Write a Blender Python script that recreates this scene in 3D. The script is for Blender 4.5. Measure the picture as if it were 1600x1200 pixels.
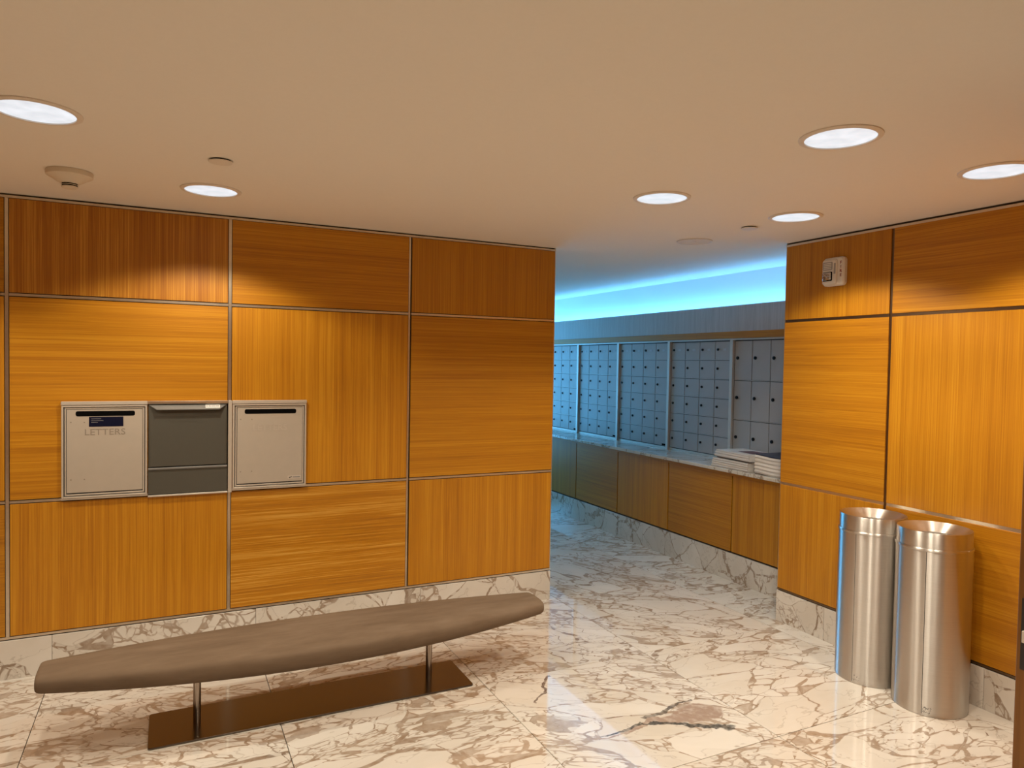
import bpy, bmesh, math, random
from mathutils import Vector, Matrix
random.seed(7)
for o in list(bpy.data.objects): bpy.data.objects.remove(o, do_unlink=True)
S = bpy.context.scene
COL = S.collection

# ------------------------------------------------------------------ camera
F, YAW, PITCH, ROLL, CAMZ = 1101.22, 0.45449, -0.02864, 0.01719, 1.6372
fwd = Vector((math.sin(YAW)*math.cos(PITCH), math.cos(YAW)*math.cos(PITCH), math.sin(PITCH)))
rgt = Vector((math.cos(YAW), -math.sin(YAW), 0)); upv = rgt.cross(fwd)
r2 = rgt*math.cos(ROLL) + upv*math.sin(ROLL); u2 = -rgt*math.sin(ROLL) + upv*math.cos(ROLL)
cam = bpy.data.cameras.new('camera'); camo = bpy.data.objects.new('camera', cam); COL.objects.link(camo)
cam.sensor_fit = 'HORIZONTAL'; cam.sensor_width = 36.0; cam.lens = F*36.0/1600.0
cam.clip_start = .02; cam.clip_end = 60
camo.matrix_world = Matrix(((r2.x, u2.x, -fwd.x, 0), (r2.y, u2.y, -fwd.y, 0), (r2.z, u2.z, -fwd.z, CAMZ), (0, 0, 0, 1)))
S.camera = camo

# ------------------------------------------------------------------ world, exposure, light values
w = bpy.data.worlds.new('world'); S.world = w; w.use_nodes = True
w.node_tree.nodes['Background'].inputs[0].default_value = (.5, .42, .34, 1)
w.node_tree.nodes['Background'].inputs[1].default_value = .02
S.view_settings.view_transform = 'Standard'; S.view_settings.look = 'None'
S.view_settings.gamma = 1; S.view_settings.use_curve_mapping = False
S.view_settings.exposure = 0.24
WARM = (1.0, .885, .71)
LAMP_W = 46.0
LENS = .72
COVE = 17.5
COVE_RGB = (.12, .47, 1.0)
WINDOW = 3.8
WINDOW_RGB = (.11, .50, 1.0)

# ------------------------------------------------------------------ key dimensions (m)
H = 2.44; YL = 4.2656; XR = 3.568; XL_END = 2.404; YR_END = 3.321
Z1, Z2, ZB = 1.94, .897, .207
XM = 3.90; XBOX = 4.25; XBACK = 4.335
XMIN, YMIN, YMAX = -3.0, -1.6, 8.7

# ------------------------------------------------------------------ helpers
def box(bm, x0, x1, y0, y1, z0, z1, bev=0.0, seg=1):
    r = bmesh.ops.create_cube(bm, size=1.0)
    vs = r['verts']
    for v in vs:
        v.co = Vector((x0+(v.co.x+.5)*(x1-x0), y0+(v.co.y+.5)*(y1-y0), z0+(v.co.z+.5)*(z1-z0)))
    if bev > 0:
        es = list({e for v in vs for e in v.link_edges})
        bmesh.ops.bevel(bm, geom=es, offset=bev, segments=seg, affect='EDGES', profile=.5)
def lathe(bm, prof, cx=0, cy=0, n=48, a0=0.0, a1=None):
    full = a1 is None; a1 = a0+2*math.pi if full else a1
    m = n if full else n+1
    rings = []
    for r, z in prof:
        rings.append([bm.verts.new((cx+r*math.cos(a0+(a1-a0)*i/n), cy+r*math.sin(a0+(a1-a0)*i/n), z)) for i in range(m)])
    for k in range(len(rings)-1):
        for i in range(n):
            j = (i+1) % m if full else i+1
            bm.faces.new((rings[k][i], rings[k][j], rings[k+1][j], rings[k+1][i]))
    return rings
def disc(bm, r, z, cx=0, cy=0, n=48):
    bm.faces.new([bm.verts.new((cx+r*math.cos(2*math.pi*i/n), cy+r*math.sin(2*math.pi*i/n), z)) for i in range(n)])
def cyl(bm, p0, p1, r, n=20):
    p0 = Vector(p0); p1 = Vector(p1); d = (p1-p0)
    q = d.to_track_quat('Z', 'Y').to_matrix().to_4x4(); q.translation = (p0+p1)/2
    bmesh.ops.create_cone(bm, cap_ends=True, segments=n, radius1=r, radius2=r, depth=d.length, matrix=q)
def rrect(bm, u0, u1, v0, v1, d0, d1, r, tf, n=6, inset=0.0):
    """rounded rectangle slab; tf(u,v,d)->xyz"""
    def loop(ins, rr):
        pts = []
        for (cu, cv, a) in ((u1-rr-ins, v1-rr-ins, 0), (u0+rr+ins, v1-rr-ins, 90), (u0+rr+ins, v0+rr+ins, 180), (u1-rr-ins, v0+rr+ins, 270)):
            for k in range(n+1):
                t = math.radians(a+90*k/n); pts.append((cu+rr*math.cos(t), cv+rr*math.sin(t)))
        return pts
    l0 = loop(0, r); l1 = loop(inset, max(r-inset, .0005))
    dm = d1 if inset == 0 else d1-(d1-d0)*.35
    A = [bm.verts.new(tf(u, v, d0)) for u, v in l0]; B = [bm.verts.new(tf(u, v, dm)) for u, v in l0]
    m = len(l0); rings = [A, B]
    if inset > 0: rings.append([bm.verts.new(tf(u, v, d1)) for u, v in l1])
    for k in range(len(rings)-1):
        for i in range(m): bm.faces.new((rings[k][i], rings[k][(i+1) % m], rings[k+1][(i+1) % m], rings[k+1][i]))
    bm.faces.new(rings[-1]); bm.faces.new(list(reversed(A)))
def finish(bm, smooth=False):
    bmesh.ops.recalc_face_normals(bm, faces=bm.faces)
    if smooth:
        for f in bm.faces: f.smooth = True
        for e in bm.edges:
            if len(e.link_faces) == 2 and e.calc_face_angle() > math.radians(35): e.smooth = False
def mk(name, bm, mat, parent=None, loc=(0, 0, 0), smooth=False, recalc=True):
    """bm is in world coordinates; the object's origin goes to loc"""
    if recalc: finish(bm, smooth)
    loc = Vector(loc)
    bmesh.ops.translate(bm, verts=bm.verts, vec=-loc)
    me = bpy.data.meshes.new(name); bm.to_mesh(me); bm.free()
    me.materials.append(mat)
    return mko(name, me, parent, loc)
def mko(name, me, parent, loc):
    o = bpy.data.objects.new(name, me); COL.objects.link(o); o.location = loc
    adopt(o, parent)
    return o
def wloc(o):
    v = Vector(o.location); p = o.parent
    return v if p is None or True else v
ORIG = {}
def adopt(o, parent):
    ORIG[o.name] = Vector(o.location)
    if parent is not None:
        o.parent = parent
        o.location = ORIG[o.name] - ORIG[parent.name]
def empty(name, loc):
    o = bpy.data.objects.new(name, None); COL.objects.link(o); o.location = loc; o.empty_display_size = .1
    ORIG[o.name] = Vector(loc); return o
def tag(o, label, cat, group=None, kind=None):
    o['label'] = label; o['category'] = cat
    if group: o['group'] = group
    if kind: o['kind'] = kind
    return o
def BM(): return bmesh.new()
def mkbox(name, b, mat, parent=None, bev=0.0, loc=None, seg=1):
    bm = BM(); box(bm, *b, bev=bev, seg=seg)
    c = loc if loc is not None else ((b[0]+b[1])/2, (b[2]+b[3])/2, (b[4]+b[5])/2)
    return mk(name, bm, mat, parent, c)
def text_mesh(name, s, size, extr, mat, parent, M, align='CENTER', width=None, bevel=0.0, bold=0.0):
    cu = bpy.data.curves.new(name, 'FONT'); cu.body = s; cu.size = size; cu.extrude = extr; cu.align_x = align
    cu.align_y = 'CENTER'; cu.bevel_depth = bevel; cu.offset = bold; cu.resolution_u = 3
    t = bpy.data.objects.new(name+'_tmp', cu); COL.objects.link(t)
    dg = bpy.context.evaluated_depsgraph_get(); dg.update()
    me = bpy.data.meshes.new_from_object(t.evaluated_get(dg))
    bpy.data.objects.remove(t, do_unlink=True)
    if width:
        xs = [v.co.x for v in me.vertices]; k = width/(max(xs)-min(xs)); cx = (max(xs)+min(xs))/2
        for v in me.vertices: v.co.x = (v.co.x-cx)*k
    loc = M.translation.copy(); R = M.to_3x3().to_4x4()
    me.transform(R); me.materials.clear(); me.materials.append(mat); me.name = name
    return mko(name, me, parent, loc)

# ------------------------------------------------------------------ materials
def newmat(name):
    m = bpy.data.materials.new(name); m.use_nodes = True
    nt = m.node_tree; return m, nt, nt.nodes['Principled BSDF']
def plain(name, rgb, rough=.5, metal=0.0, bump=0.0, bscale=200., emis=None, estr=0., var=.06, spec=.5, coat=0.):
    m, nt, p = newmat(name); N = nt.nodes; L = nt.links
    tc = N.new('ShaderNodeTexCoord'); no = N.new('ShaderNodeTexNoise'); no.inputs['Scale'].default_value = bscale; no.inputs['Detail'].default_value = 3
    L.new(tc.outputs['Object'], no.inputs['Vector'])
    mr = N.new('ShaderNodeMapRange'); mr.inputs[3].default_value = 1-var; mr.inputs[4].default_value = 1+var
    L.new(no.outputs['Fac'], mr.inputs[0])
    mx = N.new('ShaderNodeVectorMath'); mx.operation = 'SCALE'; mx.inputs[0].default_value = rgb
    L.new(mr.outputs[0], mx.inputs['Scale']); L.new(mx.outputs[0], p.inputs['Base Color'])
    p.inputs['Roughness'].default_value = rough; p.inputs['Metallic'].default_value = metal
    p.inputs['Specular IOR Level'].default_value = spec; p.inputs['Coat Weight'].default_value = coat
    if bump > 0:
        b = N.new('ShaderNodeBump'); b.inputs['Strength'].default_value = bump; b.inputs['Distance'].default_value = .002
        L.new(no.outputs['Fac'], b.inputs['Height']); L.new(b.outputs[0], p.inputs['Normal'])
    if emis:
        p.inputs['Emission Color'].default_value = (*emis, 1); p.inputs['Emission Strength'].default_value = estr
    return m
def wood(name, scl, c0, c1, c2, contrast=1.0, bump=.12):
    """straight-grained oak veneer; scl = per-axis scale, small along the grain"""
    m, nt, p = newmat(name); N = nt.nodes; L = nt.links
    tc = N.new('ShaderNodeTexCoord'); oi = N.new('ShaderNodeObjectInfo')
    off = N.new('ShaderNodeVectorMath'); off.operation = 'MULTIPLY_ADD'
    cmb = N.new('ShaderNodeCombineXYZ')
    for i in range(3): L.new(oi.outputs['Random'], cmb.inputs[i])
    L.new(cmb.outputs[0], off.inputs[0]); off.inputs[1].default_value = (13.7, 21.3, 17.9); L.new(tc.outputs['Object'], off.inputs[2])
    # slow wander of the grain
    wn = N.new('ShaderNodeTexNoise'); wn.inputs['Scale'].default_value = 1.6; wn.inputs['Detail'].default_value = 2
    L.new(off.outputs[0], wn.inputs['Vector'])
    wd = N.new('ShaderNodeVectorMath'); wd.operation = 'MULTIPLY_ADD'; L.new(wn.outputs['Color'], wd.inputs[0]); wd.inputs[1].default_value = (.012, .012, .012)
    L.new(off.outputs[0], wd.inputs[2])
    mp = N.new('ShaderNodeMapping'); mp.inputs['Scale'].default_value = scl; L.new(wd.outputs[0], mp.inputs['Vector'])
    n1 = N.new('ShaderNodeTexNoise'); n1.inputs['Scale'].default_value = 1.0; n1.inputs['Detail'].default_value = 5; n1.inputs['Roughness'].default_value = .65
    L.new(mp.outputs[0], n1.inputs['Vector'])
    mp2 = N.new('ShaderNodeMapping'); mp2.inputs['Scale'].default_value = [s*.16 for s in scl]; L.new(off.outputs[0], mp2.inputs['Vector'])
    n2 = N.new('ShaderNodeTexNoise'); n2.inputs['Scale'].default_value = 1.0; n2.inputs['Detail'].default_value = 3; L.new(mp2.outputs[0], n2.inputs['Vector'])
    mp3 = N.new('ShaderNodeMapping'); mp3.inputs['Scale'].default_value = [s*3.2 for s in scl]; L.new(wd.outputs[0], mp3.inputs['Vector'])
    n3 = N.new('ShaderNodeTexNoise'); n3.inputs['Scale'].default_value = 1.0; n3.inputs['Detail'].default_value = 2; L.new(mp3.outputs[0], n3.inputs['Vector'])
    a = N.new('ShaderNodeMath'); a.operation = 'MULTIPLY_ADD'; a.inputs[1].default_value = .55; L.new(n1.outputs['Fac'], a.inputs[0])
    b = N.new('ShaderNodeMath'); b.operation = 'MULTIPLY_ADD'; b.inputs[1].default_value = .30; L.new(n2.outputs['Fac'], b.inputs[0])
    c = N.new('ShaderNodeMath'); c.operation = 'MULTIPLY'; c.inputs[1].default_value = .15; L.new(n3.outputs['Fac'], c.inputs[0])
    L.new(c.outputs[0], b.inputs[2]); L.new(b.outputs[0], a.inputs[2])
    cr = N.new('ShaderNodeValToRGB'); e = cr.color_ramp.elements
    d = .17/contrast
    e[0].position = .5-d; e[0].color = (*c0, 1); e[1].position = .5+d; e[1].color = (*c2, 1)
    x = cr.color_ramp.elements.new(.5); x.color = (*c1, 1)
    L.new(a.outputs[0], cr.inputs[0])
    # panel to panel tone
    hv = N.new('ShaderNodeMapRange'); hv.inputs[3].default_value = .9; hv.inputs[4].default_value = 1.08; L.new(oi.outputs['Random'], hv.inputs[0])
    sc = N.new('ShaderNodeVectorMath'); sc.operation = 'SCALE'; L.new(cr.outputs[0], sc.inputs[0]); L.new(hv.outputs[0], sc.inputs['Scale'])
    L.new(sc.outputs[0], p.inputs['Base Color'])
    p.inputs['Roughness'].default_value = .42; p.inputs['Specular IOR Level'].default_value = .42
    bp = N.new('ShaderNodeBump'); bp.inputs['Strength'].default_value = bump; bp.inputs['Distance'].default_value = .0015
    L.new(a.outputs[0], bp.inputs['Height']); L.new(bp.outputs[0], p.inputs['Normal'])
    return m
def marble(name, rough=.035, tint=(1, 1, 1), crush=.33, veins=()):
    """Breccia marble: pale angular clasts in taupe veins"""
    m, nt, p = newmat(name); N = nt.nodes; L = nt.links
    def math_(op, a, b=None, c=None, clamp=False):
        n = N.new('ShaderNodeMath'); n.operation = op; n.use_clamp = clamp
        for i, x in enumerate((a, b, c)):
            if x is None: continue
            if isinstance(x, (int, float)): n.inputs[i].default_value = x
            else: L.new(x, n.inputs[i])
        return n.outputs[0]
    def mapr(x, a, b, c=0., d=1., smooth=True):
        n = N.new('ShaderNodeMapRange'); n.interpolation_type = 'SMOOTHSTEP' if smooth else 'LINEAR'
        L.new(x, n.inputs[0])
        for i, v in ((1, a), (2, b), (3, c), (4, d)):
            if isinstance(v, (int, float)): n.inputs[i].default_value = v
            else: L.new(v, n.inputs[i])
        return n.outputs[0]
    tc = N.new('ShaderNodeTexCoord'); oi = N.new('ShaderNodeObjectInfo')
    cmb = N.new('ShaderNodeCombineXYZ')
    for i in range(3): L.new(oi.outputs['Random'], cmb.inputs[i])
    off = N.new('ShaderNodeVectorMath'); off.operation = 'MULTIPLY_ADD'
    L.new(cmb.outputs[0], off.inputs[0]); off.inputs[1].default_value = (37.7, 51.3, 27.9); L.new(tc.outputs['Object'], off.inputs[2])
    # slab drawn out along one direction
    rot = N.new('ShaderNodeVectorRotate'); rot.rotation_type = 'Z_AXIS'; L.new(off.outputs[0], rot.inputs['Vector'])
    L.new(math_('MULTIPLY_ADD', oi.outputs['Random'], 1.3, -.25), rot.inputs['Angle'])
    st = N.new('ShaderNodeMapping'); st.inputs['Scale'].default_value = (.66, 1.35, 1.0); L.new(rot.outputs[0], st.inputs['Vector'])
    def warp(src, scale, amt, det):
        n = N.new('ShaderNodeTexNoise'); n.inputs['Scale'].default_value = scale; n.inputs['Detail'].default_value = det
        L.new(src, n.inputs['Vector'])
        s = N.new('ShaderNodeVectorMath'); s.operation = 'SUBTRACT'; L.new(n.outputs['Color'], s.inputs[0]); s.inputs[1].default_value = (.5, .5, .5)
        v = N.new('ShaderNodeVectorMath'); v.operation = 'MULTIPLY_ADD'; L.new(s.outputs[0], v.inputs[0]); v.inputs[1].default_value = (amt,)*3
        L.new(src, v.inputs[2]); return v.outputs[0]
    W1 = warp(st.outputs[0], 2.2, .28, 2); W2 = warp(W1, 11., .035, 4)
    def noise(scale, det=3, src=None):
        n = N.new('ShaderNodeTexNoise'); n.inputs['Scale'].default_value = scale; n.inputs['Detail'].default_value = det
        L.new(src if src else off.outputs[0], n.inputs['Vector']); return n.outputs['Fac']
    def vor(scale, feature, src):
        n = N.new('ShaderNodeTexVoronoi'); n.feature = feature; n.inputs['Scale'].default_value = scale
        L.new(src, n.inputs['Vector']); return n
    d1 = vor(3.6, 'DISTANCE_TO_EDGE', W2).outputs['Distance']; d2 = vor(9.5, 'DISTANCE_TO_EDGE', W2).outputs['Distance']; d3 = vor(21., 'DISTANCE_TO_EDGE', W2).outputs['Distance']
    cell1 = vor(3.6, 'F1', W2).outputs['Color']; cell2 = vor(9.5, 'F1', W2).outputs['Color']
    sx = N.new('ShaderNodeSeparateXYZ'); L.new(cell1, sx.inputs[0]); sy = N.new('ShaderNodeSeparateXYZ'); L.new(cell2, sy.inputs[0])
    nA = noise(2.4, 3, W1); nB = noise(3.3, 3, W2); nC = noise(30, 4); nD = noise(5.5, 4, W1)
    # vein widths
    w1 = mapr(nA, .40, .68, .008, .070); w2 = mapr(nB, .42, .66, .014, .12)
    v1 = math_('SUBTRACT', 1., mapr(d1, math_('MULTIPLY', w1, .6), w1))
    m2 = math_('GREATER_THAN', sx.outputs[0], crush)               # these big clasts are crushed into smaller ones
    v2 = math_('MULTIPLY', math_('SUBTRACT', 1., mapr(d2, math_('MULTIPLY', w2, .6), w2)), m2)
    m3 = math_('MULTIPLY', m2, math_('GREATER_THAN', sy.outputs[1], .62))
    v3 = math_('MULTIPLY', math_('MULTIPLY', math_('SUBTRACT', 1., mapr(d3, .02, .12)), m3), .8)
    dark = math_('MULTIPLY', math_('GREATER_THAN', sy.outputs[2], .84), m2)
    vein = math_('MAXIMUM', math_('MAXIMUM', v1, v2), math_('MAXIMUM', v3, math_('MULTIPLY', dark, .75)))
    d4 = vor(26., 'DISTANCE_TO_EDGE', W2).outputs['Distance']; s4 = N.new('ShaderNodeSeparateXYZ'); L.new(vor(26., 'F1', W2).outputs['Color'], s4.inputs[0])
    frag = math_('MULTIPLY', mapr(d4, .05, .11), math_('GREATER_THAN', s4.outputs[0], .42))
    vein = math_('MULTIPLY', vein, math_('SUBTRACT', 1., math_('MULTIPLY', frag, .82)))
    vein = math_('MULTIPLY', vein, mapr(nC, .25, .75, .72, 1.0), clamp=True)
    hair = math_('MULTIPLY', math_('SUBTRACT', 1., mapr(math_('ABSOLUTE', math_('SUBTRACT', nD, .5)), .0, .012)), .28)
    base = N.new('ShaderNodeValToRGB'); e = base.color_ramp.elements
    e[0].position = .25; e[0].color = (.60*tint[0], .55*tint[1], .48*tint[2], 1); e[1].position = .75; e[1].color = (.71*tint[0], .675*tint[1], .62*tint[2], 1)
    L.new(math_('ADD', math_('MULTIPLY', nD, .7), math_('MULTIPLY', sx.outputs[1], .3)), base.inputs[0])
    vc = N.new('ShaderNodeValToRGB'); e = vc.color_ramp.elements
    e[0].position = .3; e[0].color = (.23, .155, .10, 1); e[1].position = .7; e[1].color = (.38, .285, .205, 1)
    x = vc.color_ramp.elements.new(.2); x.color = (.15, .115, .09, 1)
    L.new(nB, vc.inputs[0])
    mx = N.new('ShaderNodeMix'); mx.data_type = 'RGBA'; L.new(vein, mx.inputs[0]); L.new(base.outputs[0], mx.inputs[6]); L.new(vc.outputs[0], mx.inputs[7])
    # fine dark outline where clast meets vein
    rim = math_('SUBTRACT', 1., mapr(math_('ABSOLUTE', math_('SUBTRACT', d1, math_('MULTIPLY', w1, .8))), .0, .010))
    rim = math_('MULTIPLY', rim, .30)
    tot = math_('MAXIMUM', rim, hair)
    mx2 = N.new('ShaderNodeMix'); mx2.data_type = 'RGBA'; L.new(tot, mx2.inputs[0]); L.new(mx.outputs[2], mx2.inputs[6]); mx2.inputs[7].default_value = (.22, .16, .11, 1)
    col = mx2.outputs[2]
    for (ax_, ay_, bx_, by_, w0_, w1_, rgb_) in veins:
        def vm(op, a, b=None):
            n = N.new('ShaderNodeVectorMath'); n.operation = op
            for i, x_ in enumerate((a, b)):
                if x_ is None: continue
                if isinstance(x_, tuple): n.inputs[i].default_value = x_
                else: L.new(x_, n.inputs[i])
            return n
        if 'VP' not in locals(): VP = warp(warp(tc.outputs['Object'], 7., .12, 3), 26., .03, 3)
        ba = (bx_-ax_, by_-ay_, 0.); bb = ba[0]**2+ba[1]**2
        pa = vm('SUBTRACT', VP, (ax_, ay_, 0.)).outputs[0]
        pa = vm('MULTIPLY', pa, (1., 1., 0.)).outputs[0]
        hh = math_('DIVIDE', vm('DOT_PRODUCT', pa, ba).outputs['Value'], bb, clamp=True)
        sc_ = N.new('ShaderNodeVectorMath'); sc_.operation = 'SCALE'; sc_.inputs[0].default_value = ba; L.new(hh, sc_.inputs['Scale'])
        dd = vm('LENGTH', vm('SUBTRACT', pa, sc_.outputs[0]).outputs[0]).outputs['Value']
        ww = math_('MULTIPLY_ADD', hh, w1_-w0_, w0_)
        fac = math_('SUBTRACT', 1., mapr(dd, math_('MULTIPLY', ww, .7), ww))
        fac = math_('MULTIPLY', fac, mapr(nC, .3, .6, .55, .95))
        mm = N.new('ShaderNodeMix'); mm.data_type = 'RGBA'; L.new(fac, mm.inputs[0]); L.new(col, mm.inputs[6]); mm.inputs[7].default_value = (*rgb_, 1); col = mm.outputs[2]
    L.new(col, p.inputs['Base Color'])
    p.inputs['Roughness'].default_value = rough; p.inputs['IOR'].default_value = 1.65
    return m
def brushed(name, rgb, rough=.22, aniso=.85, rot=0.0, axis=None, streak=None):
    m, nt, p = newmat(name); N = nt.nodes; L = nt.links
    p.inputs['Metallic'].default_value = 1; p.inputs['Anisotropic'].default_value = aniso; p.inputs['Anisotropic Rotation'].default_value = rot
    if axis:
        t = N.new('ShaderNodeTangent'); t.direction_type = 'RADIAL'; t.axis = axis; L.new(t.outputs[0], p.inputs['Tangent'])
    tc = N.new('ShaderNodeTexCoord'); mp = N.new('ShaderNodeMapping'); mp.inputs['Scale'].default_value = streak or (4, 4, 500); L.new(tc.outputs['Object'], mp.inputs[0])
    no = N.new('ShaderNodeTexNoise'); no.inputs['Scale'].default_value = 1; no.inputs['Detail'].default_value = 2; L.new(mp.outputs[0], no.inputs['Vector'])
    mr = N.new('ShaderNodeMapRange'); mr.inputs[3].default_value = rough*.8; mr.inputs[4].default_value = rough*1.25; L.new(no.outputs['Fac'], mr.inputs[0]); L.new(mr.outputs[0], p.inputs['Roughness'])
    ms = N.new('ShaderNodeMapRange'); ms.inputs[3].default_value = .9; ms.inputs[4].default_value = 1.08; L.new(no.outputs['Fac'], ms.inputs[0])
    sc = N.new('ShaderNodeVectorMath'); sc.operation = 'SCALE'; sc.inputs[0].default_value = rgb; L.new(ms.outputs[0], sc.inputs['Scale']); L.new(sc.outputs[0], p.inputs['Base Color'])
    return m

OAK = ((.32, .112, .003), (.47, .190, .005), (.60, .285, .016))
M = {}
M['oak_v'] = wood('oak_vertical_grain', (150, 150, .9), *OAK)
M['oak_x'] = wood('oak_grain_along_x', (.9, 150, 150), *OAK)
M['oak_y'] = wood('oak_grain_along_y', (150, .9, 150), *OAK)
M['oak_v_rough'] = wood('oak_vertical_coarse_grain', (120, 120, .8), (.27, .085, .005), (.40, .155, .009), (.60, .29, .035), 1.25, .45)
M['oak_x_rough'] = wood('oak_horizontal_coarse_grain', (1.6, 120, 120), (.32, .12, .006), OAK[1], (.66, .36, .06), 1.25, .45)
M['door_wood'] = wood('shade_toned_door_wood', (60, 60, 1.4), (.12, .045, .006), (.2, .08, .012), (.27, .12, .02))  # door in shadow; that shade is put into the wood colour
M['marble'] = marble('polished_breccia_marble')
_v = lambda a, b, c, d, w0, w1, rgb: (a-1.951, b-2.741, c-1.951, d-2.741, w0, w1, rgb)
M['marble_feature'] = marble('breccia_marble_dark_vein', crush=.62, veins=(
    _v(2.04, 2.565, 2.31, 2.56, .035, .085, (.34, .245, .19)), _v(1.70, 2.54, 2.04, 2.60, .004, .022, (.34, .245, .19)),
    _v(2.00, 2.62, 2.33, 2.68, .012, .008, (.12, .10, .08)), _v(1.72, 2.566, 1.957, 2.603, .005, .014, (.07, .062, .052)),
    _v(1.957, 2.590, 2.323, 2.40, .012, .026, (.06, .056, .048)), _v(1.62, 2.95, 1.80, 3.20, .006, .012, (.12, .09, .08))))
M['marble_base'] = marble('breccia_marble_plinth', .16, crush=.72)
M['ceil'] = plain('ceiling_paint', (.84, .79, .70), .85, var=.015, bscale=60, bump=.03, spec=.2)
M['cove_wall'] = plain('white_cove_paint', (.82, .84, .86), .8, var=.01, bscale=60, spec=.2)
M['backing'] = plain('dark_wall_backing', (.05, .035, .022), .7)
M['plaster'] = plain('warm_plaster', (.55, .40, .24), .8, bump=.05)
M['steel_strip'] = plain('satin_steel_strip', (.76, .68, .56), .30, 1.0, var=.1, bscale=30)
M['dark_refl_strip'] = plain('steel_strip_dark_reflection', (.20, .14, .09), .35, 1.0, var=.1, bscale=30)  # steel strips; the dark surroundings they mirror are put into the colour
M['fascia'] = wood('grey_woven_wallcovering', (220, 220, 5), (.34, .32, .31), (.42, .40, .39), (.50, .48, .47), 1.0, .2)
M['box_paint'] = plain('silver_grey_enamel', (.44, .44, .45), .36, 0., var=.05, bscale=8)
M['box_frame'] = plain('anodised_mailbox_frame', (.70, .66, .62), .40, .5, var=.05, bscale=40)
M['box_inner'] = plain('dark_mailbox_carcass', (.06, .06, .065), .6)
M['lock'] = plain('dark_lock_barrel', (.03, .03, .035), .3, .8)
M['plate_pale'] = plain('pale_number_plate', (.5, .53, .58), .5)
M['black'] = plain('black_void', (.003, .003, .003), .9, spec=.05)
M['beige'] = plain('beige_enamel', (.46, .40, .33), .42, var=.04, bscale=20, spec=.4)
M['beige_dark'] = plain('beige_enamel_darkened', (.27, .225, .18), .5)  # darkened copy of beige; shading of the embossed letters put into the colour
M['alu'] = plain('satin_aluminium', (.62, .56, .48), .35, .35, var=.05, bscale=50)
M['hopper'] = plain('olive_grey_enamel', (.088, .085, .070), .38, .1, var=.04, bscale=30)
M['hopper_lip'] = plain('grey_enamel_lip', (.19, .185, .175), .35, .1, var=.04, bscale=30)
M['navy'] = plain('navy_notice', (.002, .003, .022), .5, spec=.2)
M['white'] = plain('white_plastic', (.72, .68, .62), .45, var=.02)
M['sticker'] = plain('white_sticker', (.75, .73, .7), .5, var=.02)
M['grey_print'] = plain('grey_print', (.25, .24, .24), .6)
M['red_print'] = plain('red_print', (.20, .005, .008), .5)
M['strobe'] = plain('strobe_reflector', (.55, .53, .5), .12, 1.0, bump=1.0, bscale=70, var=.5)
M['grey_plastic'] = plain('grey_plastic', (.33, .32, .31), .5)
M['tan_plastic'] = plain('tan_smoke_detector_plastic', (.72, .63, .50), .5, var=.02)
M['cap_paint'] = plain('painted_cap', (.74, .67, .57), .6, var=.02)
M['seat'] = wood('taupe_suede', (2.2, 9, 9), (.125, .085, .055), (.165, .115, .076), (.205, .150, .105), 1.0, .1)
M['seat'].node_tree.nodes['Principled BSDF'].inputs['Roughness'].default_value = .95
M['seat'].node_tree.nodes['Principled BSDF'].inputs['Specular IOR Level'].default_value = .12
M['steel'] = brushed('brushed_stainless', (.66, .63, .59), .36, 1.0, .25, 'Z', (6, 6, 600))
M['steel_cone'] = brushed('spun_stainless', (.68, .64, .59), .34, .9, .25, 'Z', (60, 60, 600))
M['base_steel'] = plain('dark_reflection_steel_plate', (.165, .145, .120), .24, 1.0, var=.05, bscale=14)  # stainless plate, colour darkened for the bench underside it mirrors
M['leg_steel'] = brushed('steel_post', (.40, .34, .29), .18, .5, 0.0, 'Z')
M['lens'] = plain('lamp_lens', (.25, .25, .26), .4, emis=(.84, .92, 1.0), estr=LENS)
_nt = M['lens'].node_tree; _no = [n for n in _nt.nodes if n.type == 'TEX_NOISE'][0]; _no.inputs['Scale'].default_value = 16; _no.inputs['Detail'].default_value = 4
_mr = _nt.nodes.new('ShaderNodeMapRange'); _mr.inputs[1].default_value = .3; _mr.inputs[2].default_value = .7; _mr.inputs[3].default_value = LENS*.86; _mr.inputs[4].default_value = LENS*1.12
_nt.links.new(_no.outputs['Fac'], _mr.inputs[0]); _nt.links.new(_mr.outputs[0], _nt.nodes['Principled BSDF'].inputs['Emission Strength'])
M['trim_ring'] = plain('painted_trim_ring', (.74, .66, .56), .5, var=.02)
M['cove_led'] = plain('cove_led', (.8, .9, 1.), .5, emis=COVE_RGB, estr=COVE)
M['paper'] = wood('newsprint', (4, 4, 420), (.50, .46, .42), (.70, .66, .62), (.80, .77, .74), .9, .3)
M['paper'].node_tree.nodes['Principled BSDF'].inputs['Roughness'].default_value = .9
M['paper_gap'] = plain('gap_shade_newsprint', (.30, .27, .24), .85, var=.3, bscale=60)  # grey put in for the shade of a gap between papers
M['cover'] = plain('navy_cover', (.03, .035, .07), .4, var=.4, bscale=30)
M['cover_plum'] = plain('plum_cover', (.12, .05, .08), .4, var=.4, bscale=30)
M['smudge'] = plain('worn_black_print', (.05, .045, .04), .6, var=.5, bscale=90)
M['latch'] = plain('dark_latch_plate', (.06, .055, .055), .35, .8)

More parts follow.
